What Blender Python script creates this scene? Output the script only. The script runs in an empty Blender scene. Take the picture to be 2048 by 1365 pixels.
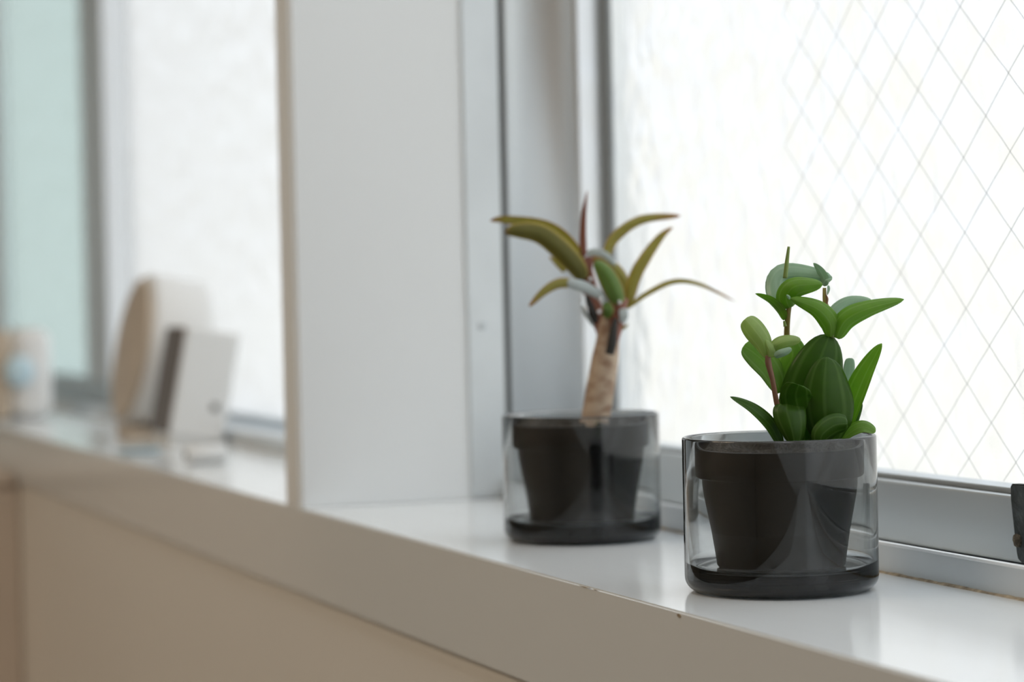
import bpy, bmesh, math, random
from mathutils import Vector, Matrix
random.seed(7)
S = bpy.context.scene
COL = S.collection

# ---------------------------------------------------------------- camera
# World: X runs along the window wall (-X recedes to the far end of the room), +Y points out of the
# window, Z is up with the sill top at z = 0.
F, CX, CY = 4835.0, 1024.0, 682.5
CAMZ = 0.1335
vp = Vector(((-790 - CX) / F, (640 - CY) / F, 1.0)).normalized()
dn = Vector((0.022, 1.0, 0.0)); dn.z = -(vp.x * dn.x + vp.y * dn.y) / vp.z; dn.normalize()
Xc, Zc = -vp, -dn
Yc = Zc.cross(Xc)
RC = Matrix((Xc, Yc, Zc))                      # camera (x right, y down, z forward) -> world
CAMP = Vector((0, 0, CAMZ))
right = RC @ Vector((1, 0, 0)); up = RC @ Vector((0, -1, 0)); back = RC @ Vector((0, 0, -1))
cam_d = bpy.data.cameras.new('camera'); cam = bpy.data.objects.new('camera', cam_d); COL.objects.link(cam)
cam.matrix_world = Matrix.Translation(CAMP) @ Matrix((right, up, back)).transposed().to_4x4()
cam_d.sensor_width = 36; cam_d.lens = 36 * F / 2048
cam_d.clip_start = 0.02; cam_d.clip_end = 200
cam_d.dof.use_dof = True; cam_d.dof.focus_distance = 1.085; cam_d.dof.aperture_fstop = 6.4
cam_d.dof.aperture_blades = 9
S.camera = cam

# ---------------------------------------------------------------- world, lights, exposure
w = bpy.data.worlds.new('world'); S.world = w; w.use_nodes = True
nt = w.node_tree; nt.nodes.clear()
out = nt.nodes.new('ShaderNodeOutputWorld'); bg = nt.nodes.new('ShaderNodeBackground')
tc = nt.nodes.new('ShaderNodeTexCoord'); sx = nt.nodes.new('ShaderNodeSeparateXYZ')
rp = nt.nodes.new('ShaderNodeValToRGB')
nt.links.new(tc.outputs['Generated'], sx.inputs[0]); nt.links.new(sx.outputs['Z'], rp.inputs[0])
# overcast sky: three times brighter overhead than at the horizon
rp.color_ramp.elements[0].position = 0.0; rp.color_ramp.elements[0].color = (.360, .362, .362, 1)
rp.color_ramp.elements[1].position = 1.0; rp.color_ramp.elements[1].color = (.90, .97, 1.05, 1)
e = rp.color_ramp.elements.new(0.10); e.color = (.395, .41, .425, 1)
nt.links.new(rp.outputs[0], bg.inputs['Color']); bg.inputs['Strength'].default_value = 2.33
nt.links.new(bg.outputs[0], out.inputs[0])

def area(name, loc, rot, sx_, sy_, power, col):
    l = bpy.data.lights.new(name, 'AREA'); l.shape = 'RECTANGLE'; l.size = sx_; l.size_y = sy_
    l.energy = power; l.color = col
    o = bpy.data.objects.new(name, l); o.location = loc; o.rotation_euler = rot; COL.objects.link(o)
    return o
area('ceiling_light', (-1.6, -1.3, 1.53), (0, 0, 0), 1.2, 0.6, 16, (1.0, 0.80, 0.59))
area('window_side_fill_light', (-.3, .05, 1.55), (0, 0, 0), 2.8, .5, 8, (.93, .97, 1.0))  # added unseen fill above the sill, brightens sill and jamb
# daylight from a window in the far end wall of the room
area('far_window_light', (-4.86, -.75, .35), (0, math.radians(-90), 0), 1.0, 1.3, 2.2, (.82, .95, 1.0))

vs = S.view_settings
S.display_settings.display_device = 'sRGB'
vs.view_transform = 'Standard'; vs.look = 'None'; vs.gamma = 1; vs.use_curve_mapping = False
vs.exposure = 0.16

# ---------------------------------------------------------------- placement helpers
def ray(px, py): return RC @ Vector(((px - CX) / F, (py - CY) / F, 1.0))
def at_y(px, py, y):
    d = ray(px, py); return CAMP + d * (y / d.y)
def at_d(px, py, depth):                       # point at a distance along the view axis (metres)
    return CAMP + ray(px, py) * depth

# ---------------------------------------------------------------- materials
def mat(name, col, rough=0.5, metal=0.0, bump=0.0, bscale=40, bstretch=(1, 1, 1), var=0.0, vscale=8, coat=0.0,
        spec=0.5, transl=0.0):
    m = bpy.data.materials.new(name); m.use_nodes = True
    n = m.node_tree; b = n.nodes['Principled BSDF']
    b.inputs['Base Color'].default_value = (*col, 1); b.inputs['Roughness'].default_value = rough
    b.inputs['Metallic'].default_value = metal; b.inputs['Coat Weight'].default_value = coat
    b.inputs['Specular IOR Level'].default_value = spec
    t = n.nodes.new('ShaderNodeTexCoord'); mp = n.nodes.new('ShaderNodeMapping')
    mp.inputs['Scale'].default_value = bstretch; n.links.new(t.outputs['Object'], mp.inputs[0])
    if var:
        no = n.nodes.new('ShaderNodeTexNoise'); no.inputs['Scale'].default_value = vscale
        no.inputs['Detail'].default_value = 4; n.links.new(mp.outputs[0], no.inputs[0])
        r = n.nodes.new('ShaderNodeValToRGB')
        r.color_ramp.elements[0].position = .3; r.color_ramp.elements[1].position = .7
        r.color_ramp.elements[0].color = (*[c * (1 - var) for c in col], 1)
        r.color_ramp.elements[1].color = (*[min(1, c * (1 + var * .5)) for c in col], 1)
        n.links.new(no.outputs[0], r.inputs[0]); n.links.new(r.outputs[0], b.inputs['Base Color'])
    if bump:
        no = n.nodes.new('ShaderNodeTexNoise'); no.inputs['Scale'].default_value = bscale
        no.inputs['Detail'].default_value = 3; n.links.new(mp.outputs[0], no.inputs[0])
        bp = n.nodes.new('ShaderNodeBump'); bp.inputs['Strength'].default_value = bump
        bp.inputs['Distance'].default_value = 0.002
        n.links.new(no.outputs[0], bp.inputs['Height']); n.links.new(bp.outputs[0], b.inputs['Normal'])
    return m

M = {}
M['gloss_white'] = mat('gloss white paint', (.80, .83, .845), .15, bump=.09, bscale=9, bstretch=(.6, 3, 1), coat=.0)
M['wall_white'] = mat('white wall paint', (.80, .78, .74), .38, bump=.08, bscale=30)
M['jamb_white'] = mat('white jamb paint', (.88, .90, .905), .45, bump=.06, bscale=25)
M['lower_wall'] = mat('cream lower wall paint', (.86, .84, .80), .36, bump=.1, bscale=14)
M['alu'] = mat('anodised aluminium', (.60, .64, .66), .42, metal=.75, bump=.05, bscale=60, bstretch=(.1, 1, 1), var=.05, vscale=20)
M['alu_light'] = mat('pale worn aluminium', (.74, .78, .80), .45, metal=.5, bump=.08, bscale=70, var=.06, vscale=18)
M['alu_cove'] = mat('satin pale aluminium', (.90, .94, .97), .42, metal=.75)
M['alu_edge'] = mat('bright aluminium edge', (.90, .93, .95), .35, metal=.1)
M['gasket'] = mat('dark rubber gasket', (.10, .105, .10), .6)
M['alu_white'] = mat('pale painted aluminium', (.86, .89, .92), .3, metal=.85, bump=.04, bscale=60)
M['gasket_grey'] = mat('grey glazing rubber', (.26, .28, .285), .6)
M['caulk'] = mat('aged brown caulk', (.42, .34, .24), .8, bump=.5, bscale=300, var=.55, vscale=160)
M['zinc'] = mat('dark tarnished zinc', (.075, .085, .085), .55, metal=.5, bump=.6, bscale=220, var=.5, vscale=130)
M['rust'] = mat('rusty screw', (.16, .13, .09), .8, metal=.3, bump=.8, bscale=500, var=.6, vscale=400)
M['wire'] = mat('thin wire', (.36, .39, .41), .5, metal=.2)
M['black_plastic'] = mat('black nursery pot plastic', (.006, .006, .006), .42, spec=.12, bump=.05, bscale=120)
M['soil'] = mat('dark potting soil', (.045, .04, .033), .9, bump=1, bscale=900, var=.7, vscale=500)
M['floor'] = mat('wooden floor', (.33, .26, .19), .5, var=.25, vscale=6, bstretch=(1, 8, 1))
M['ceiling'] = mat('cream ceiling', (.80, .76, .68), .8)
M['room_wall'] = mat('cream room wall', (.47, .45, .41), .8)
M['cabinet'] = mat('tan wood', (.66, .56, .47), .5, var=.12, vscale=12, bstretch=(1, 1, .2))
M['device_white'] = mat('white plastic', (.80, .80, .79), .4)
M['device_shade'] = mat('painted beige shade', (.62, .52, .41), .55, var=.1, vscale=30)  # room-side shade of white objects, painted in as beige
M['dark_face'] = mat('dark brown wood strip', (.13, .10, .08), .5)
M['grey_print'] = mat('grey print', (.12, .12, .115), .6)
M['pale_blue'] = mat('pale blue glaze', (.55, .72, .80), .2)
M['outside_ground'] = mat('pale concrete outside', (.62, .60, .55), .9)
M['outside_wall'] = mat('cream outdoor wall', (.88, .84, .76), .9)
M['glint'] = mat('white highlight bead', (.72, .72, .72), .15)  # for beads that imitate blurred highlights on the cane

def glass_mat(name, tint, transl=.3, rough=.28, fior=1.33):
    m = bpy.data.materials.new(name); m.use_nodes = True; n = m.node_tree; n.nodes.clear()
    o = n.nodes.new('ShaderNodeOutputMaterial')
    tr = n.nodes.new('ShaderNodeBsdfTranslucent'); tr.inputs[0].default_value = (*tint, 1)
    rf = n.nodes.new('ShaderNodeBsdfRefraction'); rf.inputs['Color'].default_value = (*tint, 1)
    rf.inputs['IOR'].default_value = 1.45; rf.inputs['Roughness'].default_value = rough
    gl = n.nodes.new('ShaderNodeBsdfGlossy'); gl.inputs['Roughness'].default_value = .25
    t = n.nodes.new('ShaderNodeTexCoord'); mp = n.nodes.new('ShaderNodeMapping')
    mp.inputs['Scale'].default_value = (52, 52, 27); mp.inputs['Rotation'].default_value = (0, .30, 0)
    n.links.new(t.outputs['Object'], mp.inputs[0])
    v = n.nodes.new('ShaderNodeTexNoise'); v.inputs['Scale'].default_value = 1.0; v.inputs['Detail'].default_value = 1.5
    n.links.new(mp.outputs[0], v.inputs['Vector'])
    no = n.nodes.new('ShaderNodeTexNoise'); no.inputs['Scale'].default_value = 900; n.links.new(t.outputs['Object'], no.inputs[0])
    b1 = n.nodes.new('ShaderNodeBump'); b1.inputs['Distance'].default_value = .020; b1.inputs['Strength'].default_value = .8
    b2 = n.nodes.new('ShaderNodeBump'); b2.inputs['Distance'].default_value = .0008; b2.inputs['Strength'].default_value = .5
    n.links.new(v.outputs[0], b1.inputs['Height']); n.links.new(no.outputs[0], b2.inputs['Height'])
    n.links.new(b1.outputs[0], b2.inputs['Normal'])
    for q in (tr, rf, gl): n.links.new(b2.outputs[0], q.inputs['Normal'])
    m1 = n.nodes.new('ShaderNodeMixShader'); m1.inputs[0].default_value = transl
    n.links.new(rf.outputs[0], m1.inputs[1]); n.links.new(tr.outputs[0], m1.inputs[2])
    m2 = n.nodes.new('ShaderNodeMixShader'); fz = n.nodes.new('ShaderNodeFresnel'); fz.inputs['IOR'].default_value = fior; n.links.new(fz.outputs[0], m2.inputs[0])
    n.links.new(m1.outputs[0], m2.inputs[1]); n.links.new(gl.outputs[0], m2.inputs[2])
    n.links.new(m2.outputs[0], o.inputs[0])
    return m
M['frosted'] = glass_mat('patterned frosted glass', (.985, .985, .98))
M['frosted_far'] = glass_mat('pale frosted glass', (.88, .875, .865), transl=.7, fior=1.2)
M['mint'] = glass_mat('mint frosted glass', (.58, .70, .67), transl=.8, fior=1.2)

cf = bpy.data.materials.new('clear outer glass face'); cf.use_nodes = True; cf.node_tree.nodes.clear()
_o = cf.node_tree.nodes.new('ShaderNodeOutputMaterial'); _t = cf.node_tree.nodes.new('ShaderNodeBsdfTransparent')
_t.inputs[0].default_value = (.975, .975, .972, 1); cf.node_tree.links.new(_t.outputs[0], _o.inputs[0]); M['clear_face'] = cf

def smoke_glass():
    m = bpy.data.materials.new('smoky grey glass'); m.use_nodes = True; n = m.node_tree; n.nodes.clear()
    o = n.nodes.new('ShaderNodeOutputMaterial'); g = n.nodes.new('ShaderNodeBsdfGlass')
    g.inputs['Roughness'].default_value = 0; g.inputs['IOR'].default_value = 1.52
    g.inputs['Color'].default_value = (.985, .99, .99, 1)
    va = n.nodes.new('ShaderNodeVolumeAbsorption'); va.inputs['Color'].default_value = (.12, .17, .19, 1)
    va.inputs['Density'].default_value = 90
    n.links.new(g.outputs[0], o.inputs['Surface']); n.links.new(va.outputs[0], o.inputs['Volume'])
    return m
M['smoke'] = smoke_glass()

def leaf_mat(name, col, vein, transl=.45, rough=.32, tcol=None, nv=3, edge=None, tipc=None):
    """UV: x along the rib 0..1, y across -1..1 mapped to 0..1"""
    m = bpy.data.materials.new(name); m.use_nodes = True; n = m.node_tree
    b = n.nodes['Principled BSDF']; o = n.nodes['Material Output']
    b.inputs['Roughness'].default_value = rough + .05; b.inputs['Specular IOR Level'].default_value = .38
    uv = n.nodes.new('ShaderNodeUVMap'); sp = n.nodes.new('ShaderNodeSeparateXYZ'); n.links.new(uv.outputs[0], sp.inputs[0])
    # longitudinal veins: |frac(y*nv)-.5|
    mu = n.nodes.new('ShaderNodeMath'); mu.operation = 'MULTIPLY'; mu.inputs[1].default_value = nv; n.links.new(sp.outputs[1], mu.inputs[0])
    fr = n.nodes.new('ShaderNodeMath'); fr.operation = 'FRACT'; n.links.new(mu.outputs[0], fr.inputs[0])
    su = n.nodes.new('ShaderNodeMath'); su.operation = 'SUBTRACT'; su.inputs[1].default_value = .5; n.links.new(fr.outputs[0], su.inputs[0])
    ab = n.nodes.new('ShaderNodeMath'); ab.operation = 'ABSOLUTE'; n.links.new(su.outputs[0], ab.inputs[0])
    mr = n.nodes.new('ShaderNodeMapRange'); mr.interpolation_type = 'SMOOTHSTEP'
    mr.inputs['From Min'].default_value = 0.02; mr.inputs['From Max'].default_value = .17
    mr.inputs['To Min'].default_value = 1; mr.inputs['To Max'].default_value = 0; n.links.new(ab.outputs[0], mr.inputs[0])
    tcn = n.nodes.new('ShaderNodeTexCoord'); no = n.nodes.new('ShaderNodeTexNoise'); no.inputs['Scale'].default_value = 160
    n.links.new(tcn.outputs['Object'], no.inputs[0])
    mx0 = n.nodes.new('ShaderNodeMixRGB'); mx0.inputs[1].default_value = (*[c * .86 for c in col], 1)
    mx0.inputs[2].default_value = (*[c * 1.12 for c in col], 1); n.links.new(no.outputs[0], mx0.inputs[0])
    last = mx0
    if tipc:
        mrt = n.nodes.new('ShaderNodeMapRange'); mrt.inputs['From Min'].default_value = tipc[1]; mrt.inputs['From Max'].default_value = tipc[2]
        n.links.new(sp.outputs[0], mrt.inputs[0])
        mxt = n.nodes.new('ShaderNodeMixRGB'); n.links.new(mrt.outputs[0], mxt.inputs[0]); n.links.new(last.outputs[0], mxt.inputs[1])
        mxt.inputs[2].default_value = (*tipc[0], 1); last = mxt
    if edge:
        s2 = n.nodes.new('ShaderNodeMath'); s2.operation = 'SUBTRACT'; s2.inputs[1].default_value = .5; n.links.new(sp.outputs[1], s2.inputs[0])
        a2 = n.nodes.new('ShaderNodeMath'); a2.operation = 'ABSOLUTE'; n.links.new(s2.outputs[0], a2.inputs[0])
        m3 = n.nodes.new('ShaderNodeMapRange'); m3.inputs['From Min'].default_value = .34; m3.inputs['From Max'].default_value = .5
        n.links.new(a2.outputs[0], m3.inputs[0])
        mxe = n.nodes.new('ShaderNodeMixRGB'); n.links.new(m3.outputs[0], mxe.inputs[0]); n.links.new(last.outputs[0], mxe.inputs[1])
        mxe.inputs[2].default_value = (*edge, 1); last = mxe
    mv = n.nodes.new('ShaderNodeMath'); mv.operation = 'MULTIPLY'; mv.inputs[1].default_value = .38; n.links.new(mr.outputs[0], mv.inputs[0])
    mx = n.nodes.new('ShaderNodeMixRGB'); n.links.new(mv.outputs[0], mx.inputs[0])
    n.links.new(last.outputs[0], mx.inputs[1]); mx.inputs[2].default_value = (*vein, 1)
    n.links.new(mx.outputs[0], b.inputs['Base Color'])
    bp = n.nodes.new('ShaderNodeBump'); bp.inputs['Strength'].default_value = .2; bp.inputs['Distance'].default_value = .0004
    n.links.new(mr.outputs[0], bp.inputs['Height']); n.links.new(bp.outputs[0], b.inputs['Normal'])
    tl = n.nodes.new('ShaderNodeBsdfTranslucent'); n.links.new(mx.outputs[0], tl.inputs[0])
    g = n.nodes.new('ShaderNodeGamma'); g.inputs[1].default_value = .8
    hs = n.nodes.new('ShaderNodeHueSaturation'); hs.inputs['Saturation'].default_value = 1.12; hs.inputs['Value'].default_value = 1.5
    n.links.new(mx.outputs[0], hs.inputs['Color']); n.links.new(hs.outputs[0], tl.inputs[0])
    ms = n.nodes.new('ShaderNodeMixShader'); ms.inputs[0].default_value = transl
    n.links.new(b.outputs[0], ms.inputs[1]); n.links.new(tl.outputs[0], ms.inputs[2]); n.links.new(ms.outputs[0], o.inputs[0])
    return m
M['leaf_deep'] = leaf_mat('deep green leaf', (.066, .160, .013), (.19, .33, .08), .5)
M['leaf_mid'] = leaf_mat('mid green leaf', (.21, .37, .055), (.36, .50, .15), .55)
M['leaf_sky_sheen'] = leaf_mat('leaf with painted sky sheen', (.34, .47, .34), (.45, .56, .43), .4, rough=.22)  # sky reflection on upper leaf sides put into the colour
M['leaf_young'] = leaf_mat('young yellow green leaf', (.38, .49, .19), (.50, .58, .28), .5)
M['leaf_blade'] = leaf_mat('olive blade leaf', (.37, .35, .11), (.43, .39, .15), .5, nv=1, edge=(.45, .28, .10), tipc=((.42, .22, .12), .75, 1.0))
M['leaf_blade_dark'] = leaf_mat('dark olive blade leaf', (.20, .19, .05), (.14, .13, .045), .4, nv=1, edge=(.48, .38, .09), tipc=((.3, .2, .1), .85, 1.0))
M['leaf_sheen'] = leaf_mat('leaf base with painted sheen', (.55, .60, .60), (.62, .66, .65), .3, rough=.25, nv=1)  # gloss sheen of the bent blades painted as pale colour
M['leaf_red'] = leaf_mat('reddish spike leaf', (.26, .10, .065), (.30, .14, .08), .35, nv=1)
M['leaf_green2'] = leaf_mat('striped green blade leaf', (.20, .30, .09), (.15, .40, .06), .4, nv=3, edge=(.36, .28, .10))
M['stem_brown'] = mat('reddish brown stem', (.26, .13, .075), .45, var=.25, vscale=120)
M['stem_olive'] = mat('olive stem', (.30, .24, .06), .42, var=.25, vscale=90)
M['stem_green'] = mat('green petiole', (.20, .28, .07), .4)

def bark():
    m = mat('tan ringed bark', (.42, .28, .18), .6)
    n = m.node_tree; b = n.nodes['Principled BSDF']
    t = n.nodes.new('ShaderNodeTexCoord'); mp = n.nodes.new('ShaderNodeMapping'); mp.inputs['Scale'].default_value = (60, 60, 110)
    n.links.new(t.outputs['Object'], mp.inputs[0])
    no = n.nodes.new('ShaderNodeTexNoise'); no.inputs['Scale'].default_value = 1.6; no.inputs['Detail'].default_value = 4
    n.links.new(mp.outputs[0], no.inputs[0])
    r = n.nodes.new('ShaderNodeValToRGB')
    r.color_ramp.elements[0].position = .35; r.color_ramp.elements[0].color = (.33, .20, .125, 1)
    r.color_ramp.elements[1].position = .62; r.color_ramp.elements[1].color = (.56, .43, .31, 1)
    n.links.new(no.outputs[0], r.inputs[0]); n.links.new(r.outputs[0], b.inputs['Base Color'])
    bp = n.nodes.new('ShaderNodeBump'); bp.inputs['Strength'].default_value = .5; bp.inputs['Distance'].default_value = .0012
    n.links.new(no.outputs[0], bp.inputs['Height']); n.links.new(bp.outputs[0], b.inputs['Normal'])
    return m
M['bark'] = bark()
M['bark_red'] = mat('reddish brown sheath', (.30, .115, .075), .45, var=.35, vscale=110, bump=.4, bscale=200)
M['bark_dark'] = mat('dark bark gap', (.02, .018, .015), .7)

# ---------------------------------------------------------------- object helpers
def obj(name, bm, m, parent=None, smooth=False, kind=None, label=None):
    me = bpy.data.meshes.new(name)
    bmesh.ops.recalc_face_normals(bm, faces=bm.faces)
    if parent is not None:
        off = parent_world(parent)
        for v in bm.verts: v.co -= off
    bm.to_mesh(me); bm.free()
    if smooth:
        for p in me.polygons: p.use_smooth = True
    if m is not None:
        me.materials.append(M[m] if isinstance(m, str) else m)
    o = bpy.data.objects.new(name, me); COL.objects.link(o)
    if parent is not None: o.parent = parent
    if kind: o['kind'] = kind
    if label: o['label'] = label
    return o
def parent_world(p):
    l = Vector(p.location)
    return l + (parent_world(p.parent) if p.parent else Vector())
def thing(name, loc, label=None, cat=None, group=None, kind=None):
    o = bpy.data.objects.new(name, None); o.location = loc; o.empty_display_size = .02; COL.objects.link(o)
    tag(o, label, cat, group, kind); return o
def tag(o, label=None, cat=None, group=None, kind=None):
    if label: o['label'] = label
    if cat: o['category'] = cat
    if group: o['group'] = group
    if kind: o['kind'] = kind
    return o
def box(lo, hi, bev=0.0, seg=2, bm=None):
    nb = bmesh.new()
    r = bmesh.ops.create_cube(nb, size=1)
    for v in nb.verts:
        v.co = Vector([(lo[i] + hi[i]) / 2 + v.co[i] * (hi[i] - lo[i]) for i in range(3)])
    if bev: bmesh.ops.bevel(nb, geom=nb.edges[:] , offset=bev, segments=seg, affect='EDGES', profile=.5)
    if bm is None: return nb
    me = bpy.data.meshes.new('t'); nb.to_mesh(me); nb.free(); bm.from_mesh(me); bpy.data.meshes.remove(me); return bm
def prism(pts, axis, a, b, bm=None):
    """closed polygon extruded along axis ('x' pts=(y,z), 'z' pts=(x,y), 'y' pts=(x,z))"""
    bm = bm or bmesh.new()
    f = {'x': lambda p, t: (t, p[0], p[1]), 'z': lambda p, t: (p[0], p[1], t), 'y': lambda p, t: (p[0], t, p[1])}[axis]
    va = [bm.verts.new(f(p, a)) for p in pts]; vb = [bm.verts.new(f(p, b)) for p in pts]
    n = len(pts)
    for i in range(n): bm.faces.new((va[i], va[(i + 1) % n], vb[(i + 1) % n], vb[i]))
    bm.faces.new(va[::-1]); bm.faces.new(vb)
    return bm
def lathe(prof, c, seg=96, closed=False):
    """prof [(r,z)]; r==0 ends become poles; closed joins last ring to the first"""
    bm = bmesh.new(); rings = []
    for r, z in prof:
        if r < 1e-7: rings.append([bm.verts.new((c[0], c[1], c[2] + z))])
        else: rings.append([bm.verts.new((c[0] + r * math.cos(2 * math.pi * k / seg), c[1] + r * math.sin(2 * math.pi * k / seg), c[2] + z)) for k in range(seg)])
    pairs = list(zip(rings, rings[1:]))
    if closed: pairs.append((rings[-1], rings[0]))
    for A, B in pairs:
        for k in range(seg):
            k2 = (k + 1) % seg
            if len(A) == 1 and len(B) == 1: continue
            if len(A) == 1: bm.faces.new((A[0], B[k2], B[k]))
            elif len(B) == 1: bm.faces.new((A[k], A[k2], B[0]))
            else: bm.faces.new((A[k], A[k2], B[k2], B[k]))
    return bm
def tube(pts, radii, seg=14, bm=None, sub=6):
    """smooth tapered tube through points"""
    bm = bm or bmesh.new()
    P, Rr = [], []
    n = len(pts)
    for i in range(n - 1):
        p0 = pts[max(0, i - 1)]; p1 = pts[i]; p2 = pts[i + 1]; p3 = pts[min(n - 1, i + 2)]
        for k in range(sub):
            t = k / sub
            P.append(cr(p0, p1, p2, p3, t)); Rr.append(radii[i] * (1 - t) + radii[i + 1] * t)
    P.append(pts[-1]); Rr.append(radii[-1])
    prev = None; rings = []
    for i, p in enumerate(P):
        d = (P[min(i + 1, len(P) - 1)] - P[max(i - 1, 0)]).normalized()
        if prev is None: nrm = d.orthogonal().normalized()
        else: nrm = (prev - d * prev.dot(d)).normalized()
        prev = nrm; bi = d.cross(nrm)
        rings.append([bm.verts.new(p + (nrm * math.cos(2 * math.pi * k / seg) + bi * math.sin(2 * math.pi * k / seg)) * Rr[i]) for k in range(seg)])
    for A, B in zip(rings, rings[1:]):
        for k in range(seg): bm.faces.new((A[k], A[(k + 1) % seg], B[(k + 1) % seg], B[k]))
    bm.faces.new(rings[0][::-1]); bm.faces.new(rings[-1])
    return bm
def pane(lo, hi, m, parent, name):
    # figured glass: the patterned room-side face scatters, the flat outer face is clear
    o = obj(name, box(lo, hi), m, parent)
    o.data.materials.append(M['clear_face'])
    for p in o.data.polygons: p.material_index = 0 if p.normal.y < -.5 else 1
    return o
def cr(p0, p1, p2, p3, t):
    return 0.5 * ((2 * p1) + (p2 - p0) * t + (2 * p0 - 5 * p1 + 4 * p2 - p3) * t * t + (3 * p1 - p0 - 3 * p2 + p3) * t ** 3)

# ================================================================ SETTING
Xj = -1.53; XP = -1.566                     # pillar between the two window bays
YE, YJ = .4225, .565                        # sill front edge, front of metal frame
YS, YG = .612, .633                         # sash front plane, glass plane
ZT = 1.05                                   # head of the windows
XR, XL = 1.2, -4.9                          # ends of the room
def struct(name, bm, m, **k): return obj(name, bm, m, kind='structure', **k)

struct('floor', box((XL - .1, -2.7, -1.0), (XR + .1, .45, -.9)), 'floor')
struct('ceiling', box((XL - .1, -2.7, 1.6), (XR + .1, .72, 1.7)), 'ceiling')
struct('wall_front', box((XL - .1, -2.8, -.95), (XR + .1, -2.7, 1.65)), 'room_wall')
struct('wall_left', box((XL - .1, -2.7, -.95), (XL, .70, 1.65)), 'room_wall')
struct('wall_back', box((XR, -2.7, -.95), (XR + .1, .70, 1.65)), 'room_wall')
# window wall below the sill, head above the windows
struct('wall_right', box((XL, .4262, -.92), (XR, .70, -.0572)), 'lower_wall')
struct('wall_right', box((XL, .4225, ZT), (XR, .70, 1.62)), 'wall_white')
struct('wall_right', box((XL, .4225, .0005), (-4.16, .70, ZT)), 'wall_white')
# sill board with a worn front edge
bm = box((XL, YE, -.0565), (XR, .70, 0), 0)
bmesh.ops.bevel(bm, geom=[e for e in bm.edges if all(abs(v.co.y - YE) < 1e-5 for v in e.verts) and abs(e.verts[0].co.x - e.verts[1].co.x) > 1], offset=.0009, segments=3, affect='EDGES')
sill = struct('trim_1', bm, 'gloss_white', smooth=False); sill['label'] = 'long white gloss painted window sill board'
# pillar between the bays
bm = box((XP, YE + .0004, .0002), (Xj, .70, ZT), 0)
bmesh.ops.bevel(bm, geom=[e for e in bm.edges if abs(e.verts[0].co.z - e.verts[1].co.z) > .5 and e.verts[0].co.y < .5], offset=.002, segments=3, affect='EDGES')
p = struct('trim_2', bm, 'jamb_white'); p['label'] = 'white painted jamb between the two windows'
# chips on the sill edge: small worn brown spots
chip = bmesh.new()
for (px, py, L) in ((1168, 1172, .014), (1358, 1232, .004), (1190, 1178, .006)):
    c = at_y(px, py, YE - .00012)
    n = 9; vv = []
    for k in range(n):
        a = 2 * math.pi * k / n
        vv.append(chip.verts.new((c.x + math.cos(a) * L * .5, YE - .0002, min(-.0005, c.z + math.sin(a) * .0007 * (1 + .4 * random.random())))))
    f = chip.faces.new(vv)
    r = bmesh.ops.extrude_face_region(chip, geom=[f])
    for v in r['geom']:
        if isinstance(v, bmesh.types.BMVert): v.co.y += .0006
c_ = obj('paint_chip', chip, 'caulk', sill)

# ---------------- windows
def build_window(name, x0, x1, label):
    w_ = thing(name, ((x0 + x1) / 2, YJ, 0), label, None, kind='structure')
    return w_
w1 = build_window('window_1', Xj, XR, 'near aluminium window with wired patterned glass')
w2 = build_window('window_2', -4.16, XP, 'far aluminium window with frosted and mint panes')

def bottom_frame(win, x0, x1):
    # outer frame: front face up to a bright lip, then a channel, then back wall
    pts = [(YJ, 0), (YJ, .0143), (YJ + .0022, .0143), (YJ + .0022, .0045), (.70, .0045), (.70, 0)]
    obj('bottom_frame', prism(pts, 'x', x0, x1), 'alu_light', win)
    obj('frame_lip', box((x0, YJ - .0003, .0132), (x1, YJ + .0026, .0147), .0003), 'alu_edge', win, label='bright lip along bottom frame')
    # ragged caulk bead at the sill joint
    bm = bmesh.new(); n = int((x1 - x0) / .004); rows = []
    for i in range(n + 1):
        x = x0 + (x1 - x0) * i / n; a = .0006 + .0005 * random.random()
        rows.append([bm.verts.new((x, YJ + .001, 0)), bm.verts.new((x, YJ + .001, .0004 + a)), bm.verts.new((x, YJ - a * .9, .0003 + a * .4)), bm.verts.new((x, YJ - .001 - a * .9, 0))])
    for A, B in zip(rows, rows[1:]):
        for k in range(4): bm.faces.new((A[k], A[(k + 1) % 4], B[(k + 1) % 4], B[k]))
    bm.faces.new(rows[0]); bm.faces.new(rows[-1])
    obj('caulk_bead', bm, 'caulk', win)
bottom_frame(w1, Xj + .0005, XR - .01)
bottom_frame(w2, -4.15, XP - .0005)

def sash(win, x0, x1, ys, yg, stl, str_, glass, zb=.037, zt=ZT - .02, z0=.006, dep=.032, tex=None, bev=.0012):
    """inner sash: bottom rail, top rail, two stiles, bead and pane"""
    r = box((x0, ys, z0), (x1, ys + dep, zb), bev)
    obj('sash_rail', r, 'alu', win)
    obj('sash_rail', box((x0, ys, zt), (x1, ys + dep, zt + .04), bev), 'alu', win)
    obj('sash_stile', box((x0, ys, zb + .0001), (x0 + stl, ys + dep, zt - .0001), bev), 'alu_white', win)
    obj('sash_stile', box((x1 - str_, ys, zb + .0001), (x1, ys + dep, zt - .0001), bev), 'alu_white', win)
    # gasket gap and glazing bead
    a, b = x0 + stl, x1 - str_
    obj('gasket', box((a, ys + .004, zb - .0006), (b, ys + .007, zb + .0006)), 'gasket', win)
    obj('glazing_bead', box((a, ys + .006, zb - .0002), (b, yg + .001, zb + .0028), .0006), 'alu', win)
    pane((a - .001, yg, zb + .001), (b + .001, yg + .004, zt - .0002), glass, win, 'glass_pane')

# window 1 : inner wired sash seen next to the pillar
XS1 = -1.499
sash(w1, XS1, XR - .015, YS, YG, .001, .04, 'frosted')
obj('gasket', box((XS1 + .0002, .6300, .0385), (-1.4868, YG, ZT - .021)), 'gasket_grey', w1)
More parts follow.
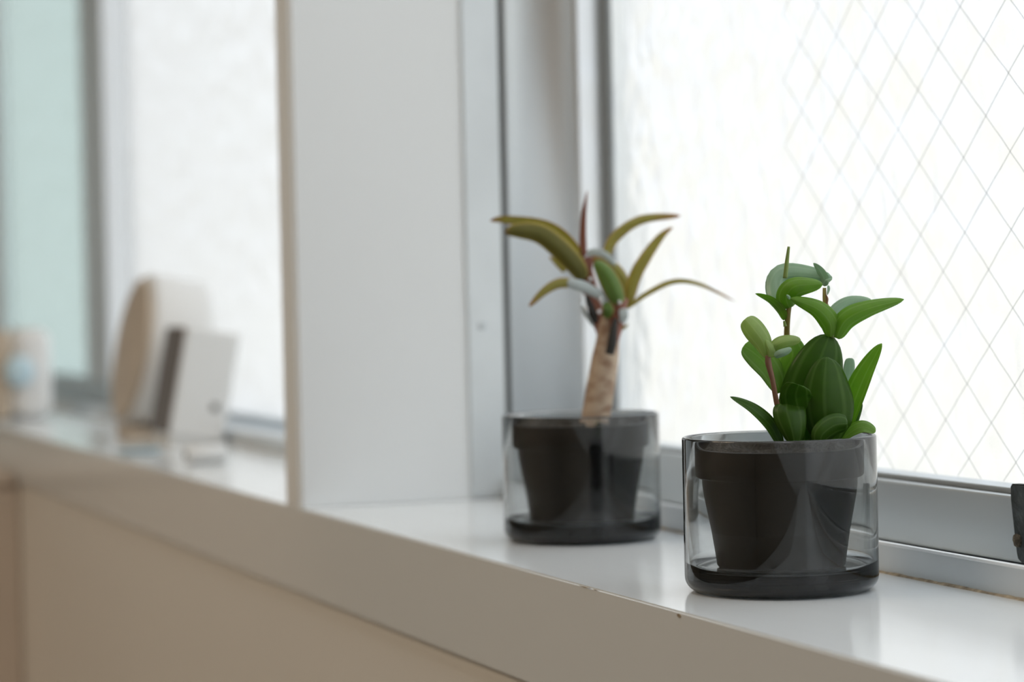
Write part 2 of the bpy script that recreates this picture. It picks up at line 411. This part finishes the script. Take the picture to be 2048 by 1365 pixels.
# concave cove between jamb and sash stile (aluminium outer frame upright)
def cove(win, xj, xs, sgn=1):
    pts = [(xj, .690)]
    pts.append((xj, .5714))
    pts.append((xj + .0028, .5714))
    n = 14
    for k in range(n + 1):
        t = k / n; a = t * math.pi / 2
        # starts facing +X, ends facing -Y
        pts.append((xj + .003 + (xs - xj - .003) * (1 - math.cos(a)), .5720 + (.6105 - .5720) * math.sin(a)))
    pts.append((xs, .690))
    return prism(pts, 'z', .0146, ZT - .001)
o = obj('upright_frame', cove(w1, Xj + .0004, XS1 - .0006), 'alu_cove', w1, smooth=False)
for i, p_ in enumerate(o.data.polygons): p_.use_smooth = len(p_.vertices) == 4 and abs(p_.normal.z) < .5
# flat metal strip on the jamb with its screw, dark groove behind it
obj('jamb_strip', box((Xj + .0002, .5413, .0022), (Xj + .0024, .5672, ZT - .002), .0006), 'alu_light', w1, label='pale flat strip with one screw')
obj('jamb_gasket', box((Xj + .0003, .5674, .0146), (Xj + .0012, .5713, ZT - .002)), 'gasket', w1)
sc = at_y(962, 652, .5515)
bm = lathe([(0, 0), (.0026, 0), (.0026, .0006), (.0018, .0013), (.0006, .0013), (.0004, .0006), (0, .0006)], (0, 0, 0), 20)
bm.transform(Matrix.Translation((Xj + .0024, .5515, sc.z)) @ Matrix.Rotation(math.pi / 2, 4, 'Y'))
obj('screw', bm, 'alu', w1)
# wires in the glass
bm = bmesh.new()
AX, AZ = .0214, .0187; X0w, Z0w = -1.0232, .2554
xa, xb, za, zb_ = XS1 + .019, -.55, .040, .60
def seg_clip(x, z, sx_, sz_):
    # line through (x,z) direction (sx,sz); clip to rect
    t0, t1 = -10, 10
    for p0, d, lo, hi in ((x, sx_, xa, xb), (z, sz_, za, zb_)):
        a, b = (lo - p0) / d, (hi - p0) / d
        t0 = max(t0, min(a, b)); t1 = min(t1, max(a, b))
    return t0, t1
def wire(p, q, r=.00015):
    d = (q - p); L = d.length; d.normalize(); nn = Vector((0, 1, 0)); mm = d.cross(nn)
    n = max(2, int(L / .006)); rings = []
    ph = random.random() * 6
    for i in range(n + 1):
        c = p + d * L * i / n + mm * .00012 * math.sin(i * 1.7 + ph) + mm * .0003 * math.sin(i * .33 + ph)
        rings.append([bm.verts.new(c + (nn * math.cos(a) + mm * math.sin(a)) * r) for a in (0, 2.09, 4.19)])
    for A, B in zip(rings, rings[1:]):
        for k in range(3): bm.faces.new((A[k], A[(k + 1) % 3], B[(k + 1) % 3], B[k]))
for sgn in (1, -1):
    for k in range(-60, 61):
        x, z = X0w, Z0w + k * 2 * AZ
        t0, t1 = seg_clip(x, z, AX, sgn * AZ)
        if t1 - t0 > .3:
            wire(Vector((x + AX * t0, YG - .0004, z + sgn * AZ * t0)), Vector((x + AX * t1, YG - .0004, z + sgn * AZ * t1)))
obj('wire_mesh', bm, 'wire', w1, kind='stuff')

# sash latch on the rail at the right edge of the frame
la = at_y(2021, 968, YS - .004); lb = at_y(2034, 1126, YS - .004)
zt_, zb2 = la.z, lb.z
xl, xl2 = la.x, lb.x
pts = [(xl + .001, zt_), (xl + .030, zt_ + .001), (xl + .031, zt_ - .002), (xl + .031, zb2 + .001), (xl + .028, zb2 - .001),
       (xl2 + .004, zb2), (xl2 + .0012, zb2 + .0015), (xl2 + .0002, zb2 + .004), (xl2 - .0002, zb2 + .010), (xl + .0002, zt_ - .008), (xl, zt_ - .0012)]
bm = prism(pts, 'y', YS - .0045, YS + .0002)
bmesh.ops.bevel(bm, geom=[e for e in bm.edges if all(v.co.y < YS - .004 for v in e.verts)], offset=.0008, segments=2, affect='EDGES')
lt = obj('sash_latch', bm, 'zinc', w1, label='dark tarnished metal latch on the sash rail')
sp_ = at_y(2036, 1082, YS - .0046)
bm = lathe([(0, 0), (.0032, 0), (.0030, .0010), (.0014, .0016), (0, .0015)], (0, 0, 0), 14)
for v in bm.verts: v.co += Vector((random.uniform(-1, 1), random.uniform(-1, 1), random.uniform(-1, 1))) * .0002
bm.transform(Matrix.Translation(sp_) @ Matrix.Rotation(math.pi / 2, 4, 'X'))
obj('latch_screw', bm, 'rust', lt)

# window 2 : inner mint sash slid to the left, outer frosted sash behind
sash(w2, -4.14, -3.13, YS, YG, .11, .15, 'mint', bev=.002)
obj('outer_sash_rail', box((-3.35, .652, .006), (-1.58, .676, .016), .001), 'alu', w2)
pane((-3.40, .6465, .0155), (-1.585, .6505, ZT - .01), 'frosted_far', w2, 'outer_glass_pane')
obj('outer_sash_stile', box((-3.34, .690, .0045), (-3.16, .699, ZT - .01), .001), 'alu_light', w2)
# overhead ledge outside + ground and facing wall
struct('trim_3', box((-9, 7.0, -3.2), (7, 7.2, .55)), 'outside_wall')['label'] = 'pale wall standing outside the windows'
struct('trim_4', box((-12, .71, -3.3), (9, 12, -3.2)), 'outside_ground')['label'] = 'pale ground outside the windows'

# ================================================================ JARS
RJ, HJ = .0437, .0695
def glass_jar(c, label):
    t = thing('glass_jar', c, label, 'jar', group='smoky glass jars')
    P = [(0, .0004), (.026, .0004), (.030, 0), (.0375, 0)]
    for k in range(1, 8):
        a = -math.pi / 2 + k / 7 * math.pi / 2
        P.append((RJ - .0062 + .0062 * math.cos(a), .0066 + .0066 * math.sin(a)))
    P += [(RJ, .02), (RJ, .045), (RJ, HJ - .0011)]
    for k in range(1, 6):
        a = k / 5 * math.pi
        P.append((RJ - .0009 + .0009 * math.cos(a) , HJ - .0010 + .0010 * math.sin(a)))
    RI = RJ - .0018
    P += [(RI, .045), (RI, .0135)]
    for k in range(1, 6):
        a = k / 5 * math.pi / 2
        P.append((RI - .0035 + .0035 * math.cos(a), .0132 - .0035 * math.sin(a)))
    P += [(.02, .0094), (0, .0092)]
    obj('glass_body', lathe(P, c, 128), 'smoke', t, smooth=True)
    return t
J1 = Vector((-.979, .4945, .0002)); J2 = Vector((-1.241, .5045, .0002))
glass_jar(J1, 'smoky glass jar at front holding the plant with broad green leaves')
glass_jar(J2, 'blurred smoky glass jar behind, holding the thick-stemmed narrow-leaved plant')

def potted(name, c, label, cat='plant'):
    t = thing(name, c + Vector((0, 0, .0104)), label, cat)
    z0 = .0104
    P = [(0, z0), (.0286, z0), (.0290, z0 + .0006), (.0347, .0505), (.0378, .0507), (.0382, .0512), (.0393, .0628), (.0391, .0634), (.0383, .0635),
         (.0374, .0630), (.0352, .0505), (.0350, .047), (.0285, .0115), (0, .0114)]
    obj('pot', lathe(P, c, 96), 'black_plastic', t, smooth=False)
    o = t.children[0] if t.children else None
    # soil: bumpy disc
    bm = bmesh.new(); rings = []; n = 64
    for i in range(1, 15):
        r = .0362 * i / 14
        rings.append([bm.verts.new((c.x + r * math.cos(2 * math.pi * k / n), c.y + r * math.sin(2 * math.pi * k / n),
                                    c.z + .0585 + random.uniform(-.0010, .0012) + .001 * math.sin(k * .4 + i))) for k in range(n)])
    for A, B in zip(rings, rings[1:]):
        for k in range(n): bm.faces.new((A[k], A[(k + 1) % n], B[(k + 1) % n], B[k]))
    bm.faces.new(rings[0])
    for k in range(n):
        pass
    low = [bm.verts.new((v.co.x * 1, v.co.y, c.z + .055)) for v in rings[-1]]
    for k in range(n): bm.faces.new((rings[-1][k], rings[-1][(k + 1) % n], low[(k + 1) % n], low[k]))
    bm.faces.new(low[::-1])
    obj('soil', bm, 'soil', t, smooth=True, kind='stuff')
    return t
plant1 = potted('broad_leaf_plant', J1, 'small plant with broad glossy green leaves in black pot, in front jar')
plant2 = potted('cane_plant', J2, 'small cane plant with tan trunk and narrow olive-red leaves, in rear jar')
for t in (plant1, plant2):
    for ch in t.children:
        if ch.name.startswith('pot'):
            for p_ in ch.data.polygons: p_.use_smooth = True
            bmx = bmesh.new(); bmx.from_mesh(ch.data)
            for e_ in bmx.edges:
                if len(e_.link_faces) == 2 and e_.calc_face_angle(0) > .5: e_.smooth = False
            bmx.to_mesh(ch.data); bmx.free()

# ---------------------------------------------------------------- leaves
def depth_of(c): return RC.transposed().__matmul__(c - CAMP).z
D1 = depth_of(J1); D2 = depth_of(J2)
def spl(pts, n):
    V = [Vector(p) for p in pts]; m = len(V) - 1; outp = []
    for i in range(n + 1):
        u = i / n * m; k = min(int(u), m - 1); t = u - k
        outp.append(cr(V[max(0, k - 1)], V[k], V[k + 1], V[min(m, k + 2)], t))
    return outp
def make_leaf(parent, D, rib, wl, wr, m, dl=0.0, dr=0.0, prof=(.55, .75), n=22, label=None, name='leaf', thick=.00045, wave=0.0):
    """rib: [(px,py,depth offset mm)] base -> tip; wl / wr widths in px left / right of travel; dl/dr mm depth of margins"""
    C = spl(rib, n); bm = bmesh.new(); uvl = bm.loops.layers.uv.new('UVMap')
    a, b = prof; tm = a / (a + b); pm = tm ** a * (1 - tm) ** b
    cols = [-1, -.86, -.6, -.3, 0, .3, .6, .86, 1]
    vdir = (RC @ Vector((0, 0, 1)))
    front, backv, uvs = [], [], {}
    ks = 2048 / F
    for i, c in enumerate(C):
        t = i / n
        te = min(max(t, .012), .995)
        p = te ** a * (1 - te) ** b / pm
        d = C[min(i + 1, n)] - C[max(i - 1, 0)]
        d2 = Vector((d.x, d.y)).normalized()
        s2 = Vector((d2.y, -d2.x))           # left of travel in image terms (y down)
        fr, bk = [], []
        for s in cols:
            wd, dd = (wl, dl) if s < 0 else (wr, dr)
            sgn = -1 if s < 0 else 1
            q = Vector((c.x, c.y)) - s2 * (s * wd * p) * -1 if False else Vector((c.x, c.y)) + s2 * (-s) * wd * p
            dep = c.z + dd * abs(s) ** 1.6 * p + wave * math.sin(t * 14 + s)
            base = at_d(q.x, q.y, D + dep * .001)
            th = thick * (1 - .75 * abs(s) ** 3) * min(1, p + .3)
            v1 = bm.verts.new(base - vdir * th); v2 = bm.verts.new(base + vdir * th)
            uvs[v1] = uvs[v2] = (t, s * .5 + .5)
            fr.append(v1); bk.append(v2)
        front.append(fr); backv.append(bk)
    m_ = len(cols)
    fs = []
    for i in range(n):
        for k in range(m_ - 1):
            fs.append(bm.faces.new((front[i][k], front[i][k + 1], front[i + 1][k + 1], front[i + 1][k])))
            fs.append(bm.faces.new((backv[i][k + 1], backv[i][k], backv[i + 1][k], backv[i + 1][k + 1])))
        for k in (0, m_ - 1):
            fs.append(bm.faces.new((front[i][k], front[i + 1][k], backv[i + 1][k], backv[i][k])))
    for i in (0, n):
        for k in range(m_ - 1):
            fs.append(bm.faces.new((front[i][k], front[i][k + 1], backv[i][k + 1], backv[i][k])))
    for f in bm.faces:
        for l in f.loops: l[uvl].uv = uvs[l.vert]
    return obj(name, bm, m, parent, smooth=True, label=label)

def c1(x, y, z=0): return (1350 + x * .32237, 460 + y * .32237, z)
def L1(rib, wl, wr, m, dl=0, dr=0, **k):
    return make_leaf(plant1, D1, [c1(*p) for p in rib], wl * .32237, wr * .32237, m, dl, dr, **k)
def T1(pts, rad, m, name='stem', **k):
    V = [at_d(*c1(p[0], p[1])[:2], D1 + p[2] * .001) for p in pts]
    return obj(name, tube(V, [r * .32237 / F * D1 for r in rad]), m, plant1, smooth=True, **k)

# stems (crop units: 3.1 per photo pixel; depth in mm, + away)
T1([(730, 1360, 8), (700, 1150, 18), (700, 900, 20), (694, 660, 14), (700, 540, 8), (712, 455, 7)], [20, 19, 18, 19, 17, 15], 'stem_olive', label='upright olive stem')
T1([(760, 1360, 0), (665, 1200, -2), (632, 1080, -5), (605, 930, -6), (580, 830, -7), (578, 780, -7)], [18, 17, 17, 16, 20, 17], 'stem_brown', label='reddish brown side stem')
T1([(860, 1360, 6), (900, 1000, 12), (940, 700, 13), (945, 500, 12), (930, 440, 12), (927, 360, 12)], [16, 15, 14, 13, 14, 11], 'stem_olive', label='thin stem carrying the topmost small leaves')
T1([(940, 470, 11), (946, 430, 11), (935, 398, 11)], [4, 7, 2], 'stem_brown', name='sheath')
T1([(985, 800, 16), (985, 700, 12), (975, 650, 3)], [13, 13, 14], 'stem_green')
# back rosette leaves first
L1([(655, 1010, 10), (590, 870, 10), (505, 780, 9), (425, 722, 6)], 78, 88, 'leaf_mid', -4, 3, prof=(.45, .42), label='round left leaf of the middle tier')
L1([(655, 1000, 12), (690, 870, 12), (730, 780, 12), (700, 690, 14)], 100, 88, 'leaf_mid', 4, 2, prof=(.5, .30))
L1([(1060, 960, 16), (1082, 890, 17), (1090, 796, 18)], 42, 30, 'leaf_sky_sheen', 0, 0, prof=(.5, .35))
L1([(1080, 1290, 8), (1120, 1180, 9), (1162, 1078, 9)], 16, 22, 'leaf_deep', 0, 0)
L1([(1060, 1260, 7), (1108, 1080, 5), (1185, 890, 3), (1283, 706, 0)], 84, 52, 'leaf_mid', 5, -4, prof=(.55, .75), label='tall pointed leaf leaning right')
L1([(800, 1330, 5), (805, 1130, 4), (872, 880, 2), (960, 650, 5)], 176, 196, 'leaf_deep', 5, 7, prof=(.60, .66), label='largest upright leaf at the back')
L1([(960, 1330, -4), (930, 1150, -7), (922, 980, -8), (938, 790, -5)], 142, 186, 'leaf_deep', 4, 6, prof=(.52, .62), label='upright front leaf with three light veins')
L1([(790, 1200, 0), (765, 1110, -7), (748, 1030, -13), (768, 960, -18)], 96, 105, 'leaf_deep', 2, 4, prof=(.5, .30), label='dark rounded leaf in shade')
L1([(745, 1340, -12), (720, 1230, -13), (695, 1140, -12), (690, 1076, -9)], 88, 118, 'leaf_deep', 3, 4, prof=(.6, .32))
L1([(660, 1350, -3), (590, 1215, -5), (480, 1110, -6), (342, 1036, -5)], 34, 46, 'leaf_deep', -4, 3, prof=(.5, .8), label='long leaf arching out left over the rim')
L1([(900, 1330, -14), (915, 1270, -15), (990, 1215, -14), (1070, 1205, -12)], 78, 60, 'leaf_deep', 2, 5, prof=(.45, .35))
L1([(1030, 1310, -2), (1100, 1250, -3), (1170, 1225, -4), (1243, 1255, -4)], 44, 34, 'leaf_mid', 3, -3, prof=(.6, .5), label='low leaf at right on the rim')
# top tier, left stem
L1([(700, 485, 7), (655, 400, 10), (690, 290, 16), (975, 303, 12)], 92, 60, 'leaf_sky_sheen', 3, 5, prof=(.5, .55), label='leaf with painted bluish sheen behind the top pair')
L1([(708, 485, 6), (690, 415, 2), (750, 350, -2), (915, 337, 0)], 66, 84, 'leaf_mid', 4, 5, prof=(.45, .62))
L1([(678, 560, 8), (650, 500, 7), (590, 440, 6), (498, 396, 5)], 20, 36, 'leaf_mid', 2, -2, prof=(.5, .8))
T1([(683, 300, 4), (694, 200, 3), (706, 104, 2)], [15, 13, 8], 'stem_green', name='leaf_bud', label='upright rolled leaf bud')
T1([(678, 565, 8), (684, 600, 8)], [8, 12], 'stem_green', name='petiole')
# small top leaves, right stem
L1([(932, 350, 12), (922, 300, 12), (895, 250, 12), (858, 206, 12)], 24, 32, 'leaf_sky_sheen', 2, -2, prof=(.5, .8))
L1([(925, 345, 12), (935, 320, 9), (955, 310, 8), (975, 302, 8)], 10, 16, 'leaf_sky_sheen', 1, -1)
L1([(950, 345, 12), (952, 370, 12), (944, 405, 11)], 10, 8, 'leaf_sky_sheen', 1, -1)
# right pair
L1([(965, 665, 3), (960, 580, 0), (880, 490, -2), (715, 425, -3)], 62, 66, 'leaf_mid', 3, 3, prof=(.50, .72), label='leaf of the top right pair pointing left')
L1([(712, 432, -3), (704, 415, -4), (690, 404, -4)], 10, 10, 'leaf_sky_sheen', 1, 1)
L1([(990, 660, 5), (985, 540, 12), (1080, 460, 16), (1225, 448, 14)], 52, 30, 'leaf_sky_sheen', 3, 0, prof=(.45, .5), label='far half of the right leaf with painted bluish sheen')
L1([(1000, 672, 3), (1060, 560, -1), (1200, 490, -2), (1420, 432, 4)], 66, 62, 'leaf_mid', 4, 3, prof=(.45, .75), label='long leaf pointing right from the top right pair')
L1([(1280, 450, 4), (1350, 435, 6), (1421, 432, 6)], 12, 12, 'leaf_sky_sheen', 1, 1)
# young leaves on the side stem
L1([(572, 795, -7), (545, 700, -8), (490, 620, -8), (435, 553, -6)], 70, 68, 'leaf_young', 3, 3, prof=(.62, .38), label='young yellow-green leaf pointing up left')
L1([(595, 790, -7), (625, 720, -10), (690, 690, -11), (780, 684, -10)], 40, 44, 'leaf_young', 3, 2, prof=(.55, .55), label='young yellowish leaf pointing right')
L1([(585, 790, -9), (585, 750, -11), (570, 715, -12), (562, 682, -12)], 12, 48, 'leaf_young', 1, 3, prof=(.35, .8))
L1([(618, 785, -12), (650, 770, -14), (690, 755, -14), (722, 736, -13)], 26, 24, 'leaf_sky_sheen', 1, 2, prof=(.35, .45))

# ---------------------------------------------------------------- cane plant
def c2(x, y, z=0): return (980 + x * .35894, 370 + y * .35894, z)
def L2(rib, wl, wr, m='leaf_blade', dl=0, dr=0, **k):
    k.setdefault('prof', (.25, .75))
    return make_leaf(plant2, D2, [c2(*p) for p in rib], wl * .43, wr * .43, m, dl, dr, thick=.0005, **k)
def T2(pts, rad, m, name='stem', seg=20, **k):
    V = [at_d(*c2(p[0], p[1])[:2], D2 + p[2] * .001) for p in pts]
    return obj(name, tube(V, [r * .35894 / F * D2 for r in rad], seg), m, plant2, smooth=True, **k)
T2([(580, 1400, 0), (590, 1290, 0), (618, 1120, 0), (640, 980, 0), (655, 880, 0), (668, 790, 0), (690, 700, 0), (730, 650, 0)],
   [82, 80, 79, 76, 66, 62, 48, 42], 'bark', name='trunk', seg=32, label='thick tan ringed trunk')
T2([(645, 870, 4), (610, 760, 4), (580, 660, 4), (560, 560, 4), (540, 470, 4)], [34, 40, 38, 34, 30], 'bark_red', name='branch')
T2([(690, 870, -6), (705, 780, -5), (712, 700, -5), (735, 630, -4)], [26, 40, 44, 40], 'bark_red', name='branch')
T2([(665, 945, -15), (680, 880, -15), (690, 800, -14), (700, 745, -13)], [24, 26, 20, 10], 'bark_dark', name='bark_gap')  # dark tube laid along the gap in the bark
T2([(590, 770, -9), (574, 720, -9), (556, 670, -8), (540, 620, -7)], [14, 24, 20, 10], 'bark_dark', name='bark_gap')
T2([(735, 800, -6), (755, 790, -6), (768, 775, -6)], [12, 9, 3], 'stem_olive', name='bud_stub')
for (x, y, r) in ((618, 640, 22), (608, 708, 18), (535, 690, 18), (722, 655, 16), (560, 525, 16)):
    c = at_d(*c2(x, y)[:2], D2 - .013); bm = bmesh.new()
    bmesh.ops.create_uvsphere(bm, u_segments=14, v_segments=10, radius=r * .22 / F * D2)
    for v in bm.verts: v.co.z *= 1.25
    bm.transform(Matrix.Translation(c)); obj('highlight_bead', bm, 'glint', plant2, smooth=True)  # bead added in place of a bright highlight
L2([(540, 500, 6), (450, 330, 9), (310, 225, 10), (85, 190, 8), (0, 200, 6)], 36, 26, dl=2, dr=-2, label='long olive leaf arching far left')
L2([(520, 530, -4), (440, 420, -8), (290, 290, -10), (160, 262, -10), (85, 268, -9)], 40, 58, 'leaf_blade_dark', dl=3, dr=2, prof=(.35, .62), label='wide dark olive leaf arching left')
L2([(420, 480, 14), (370, 430, 15), (330, 400, 15)], 16, 16)
L2([(522, 400, 6), (516, 300, 8), (522, 170, 8), (541, 30, 8)], 16, 18, 'leaf_red', label='upright reddish spike leaf')
L2([(640, 420, 5), (690, 300, 6), (840, 195, 6), (1060, 172, 8)], 24, 26, dl=2, dr=2, prof=(.3, .5), label='olive leaf arching up right')
L2([(775, 660, 0), (805, 520, -2), (870, 400, -3), (955, 285, -3), (1020, 235, -3)], 30, 30, dl=2, dr=1, prof=(.4, .9))
L2([(770, 685, 0), (870, 610, -2), (1020, 540, -6), (1170, 555, -9), (1365, 650, -14)], 13, 13, dl=1, prof=(.4, .7), label='thin leaf drooping far right')
L2([(640, 640, -10), (540, 575, -15), (430, 545, -18)], 26, 26, 'leaf_sheen', dl=1, dr=1, prof=(.4, .25), label='base of the drooping left leaf with painted pale sheen')
L2([(460, 548, -17), (380, 550, -19), (300, 595, -20), (218, 678, -20)], 24, 24, dl=1, dr=1, prof=(.2, .55))
L2([(775, 690, 3), (765, 600, 3), (730, 500, 3), (650, 425, 3), (560, 405, 4)], 48, 24, dl=2, dr=3, prof=(.45, .5))
L2([(725, 660, -12), (690, 570, -15), (640, 480, -15), (585, 425, -12)], 54, 40, 'leaf_green2', dl=5, dr=3, prof=(.35, .55), label='folded green striped leaf in front')
L2([(700, 450, 0), (640, 395, -1), (580, 380, 0), (540, 390, 2)], 14, 22, 'leaf_sheen', prof=(.5, .4))
L2([(560, 620, 2), (540, 560, 0), (530, 480, 0), (560, 400, 2)], 34, 34, 'leaf_red', prof=(.4, .4))
L2([(740, 690, -10), (745, 730, -11), (735, 770, -10)], 22, 22, 'leaf_sheen', prof=(.3, .5))
L2([(640, 740, -8), (660, 700, -12), (640, 655, -12)], 26, 26, 'leaf_green2', prof=(.4, .4))
L2([(580, 790, -2), (545, 740, -3), (505, 670, -3)], 8, 12, 'leaf_sheen', prof=(.4, .5))

# ================================================================ THINGS ON THE FAR SILL
def tilt_obj(bm, pivot, ang): bm.transform(Matrix.Translation(pivot) @ Matrix.Rotation(ang, 4, 'X') @ Matrix.Translation(-Vector(pivot)))
TA = -math.radians(11)
# white box clock
bx0 = Vector((-2.33, .503, 0))
t = thing('table_clock', bx0, 'white block-shaped clock with dark front leaning towards the window', 'clock')
def tb(lo, hi, bev=0):
    b = box(lo, hi, bev); tilt_obj(b, (0, .558, 0), TA)
    zz = min(v.co.z for v in b.verts); return b
zz = 0.055 * math.sin(math.radians(11))
def lift(b, dz):
    for v in b.verts: v.co.z += dz
    return b
b = box((-2.37, .5035, 0), (-2.288, .558, .107), .003); tilt_obj(b, (0, .5035, 0), TA); lift(b, .0107 )
obj('body', b, 'device_white', t)
b = box((-2.368, .5015, .002), (-2.290, .5035, .105), .0006); tilt_obj(b, (0, .5035, 0), TA); lift(b, .0107)
obj('front_panel', b, 'dark_face', t, label='dark brown front panel')
b = box((-2.289, .5405, .030), (-2.2868, .5475, .037), .0006); tilt_obj(b, (0, .5035, 0), TA); lift(b, .0107)
obj('button', b, 'grey_print', t, label='small grey square button')
b = prism([(.506, 0), (.560, 0), (.5595, .0013), (.506, .0105)], 'x', -2.366, -2.292)
obj('foot_wedge', b, 'device_white', t)
# white round drum
def drum(c, R, y0, y1, m, bev=.004, ang=TA, lift_=0):
    prof = [(0, 0), (R - bev, 0)]
    for k in range(1, 5):
        a = k / 4 * math.pi / 2; prof.append((R - bev + bev * math.sin(a), bev - bev * math.cos(a)))
    L = y1 - y0
    for k in range(0, 5):
        a = k / 4 * math.pi / 2; prof.append((R - bev + bev * math.cos(a), L - bev + bev * math.sin(a)))
    prof.append((0, L))
    bm = lathe(prof, (0, 0, 0), 56)
    bm.transform(Matrix.Translation((c[0], y0, c[1])) @ Matrix.Rotation(-math.pi / 2, 4, 'X'))
    tilt_obj(bm, (0, y0, 0), ang); lift(bm, lift_)
    return bm
t = thing('round_clock', (-2.5, .495, 0), 'large white drum-shaped round clock with face in painted beige shade, leaning on window', 'clock')
LF = .068 * math.sin(math.radians(11))
obj('body', drum((-2.485, .0805), .0795, .497, .562, 'x', .008, TA, LF), 'device_white', t, smooth=True)
obj('face', drum((-2.485, .0805), .074, .492, .497, 'x', .002, TA, LF), 'device_shade', t, smooth=True, label='face in painted beige shade')
b = prism([(.499, 0), (.562, 0), (.5615, .0008), (.499, .0135)], 'x', -2.52, -2.45)
obj('stand', b, 'device_shade', t)
# small white roll and flat pale-blue dish
t = thing('tape_roll', (-2.02, .475, 0), 'small white roll lying on sill before the block clock', 'tape')
bm = lathe([(.0035, 0), (.0072, 0), (.0078, .0006), (.0078, .0334), (.0072, .034), (.0035, .034)], (0, 0, 0), 32, closed=True)
bm.transform(Matrix.Translation((-2.02, .459, .0079)) @ Matrix.Rotation(-math.pi / 2, 4, 'X')); obj('roll', bm, 'device_white', t, smooth=True)
bm = lathe([(.0022, 0), (.0034, 0), (.0034, .036), (.0022, .036)], (0, 0, 0), 24, closed=True)
bm.transform(Matrix.Translation((-2.02, .458, .0079)) @ Matrix.Rotation(-math.pi / 2, 4, 'X')); obj('core', bm, 'grey_print', t, smooth=True)
dc = Vector((-2.21, .458, 0))
bm = lathe([(0, 0), (.014, 0), (.0225, .0028), (.023, .0034), (.022, .0036), (.0135, .0012), (0, .0011)], dc, 48)
tag(obj('flat_dish', bm, 'pale_blue', smooth=True), 'flat pale blue dish on sill at foot of round clock', 'dish')
# white canister at far left
t = thing('canister', (-2.98, .47, 0), 'white rounded canister with front in painted beige shade at far left of sill', 'canister')
bm = box((-3.06, .462, 0), (-2.965, .512, .112), .018, 5); obj('body', bm, 'device_white', t, smooth=True)
bm = box((-3.056, .4415, .001), (-2.969, .4625, .110), .008, 4); obj('front_panel', bm, 'device_shade', t, smooth=True, label='added front layer carrying the painted beige shade')
bm = bmesh.new(); bmesh.ops.create_uvsphere(bm, u_segments=28, v_segments=18, radius=.019)
for v in bm.verts: v.co.x *= .6
bm.transform(Matrix.Translation((-2.962, .469, .060))); obj('ball', bm, 'pale_blue', t, smooth=True, label='pale blue flattened ball')  # flattened pale blue ball set against the canister side
# low wooden cabinet against the wall, far end
cb = thing('wooden_cabinet', (-3.1, .24, -.9), 'tan wooden cabinet below sill at far left edge', 'cabinet')
obj('body', box((-3.45, .10, -.9), (-2.705, .4255, -.060), .003), 'cabinet', cb)
obj('top', box((-3.46, .085, -.0597), (-2.70, .4215, -.045), .002), 'cabinet', cb)
for k in range(2):
    d = obj('door', box((-3.44 + k * .37, .088, -.88), (-3.08 + k * .37, .0998, -.075), .002), 'cabinet', cb)
    obj('handle', box((-3.10 + k * .05, .074, -.4), (-3.09 + k * .05, .088, -.3), .002), 'alu', d)
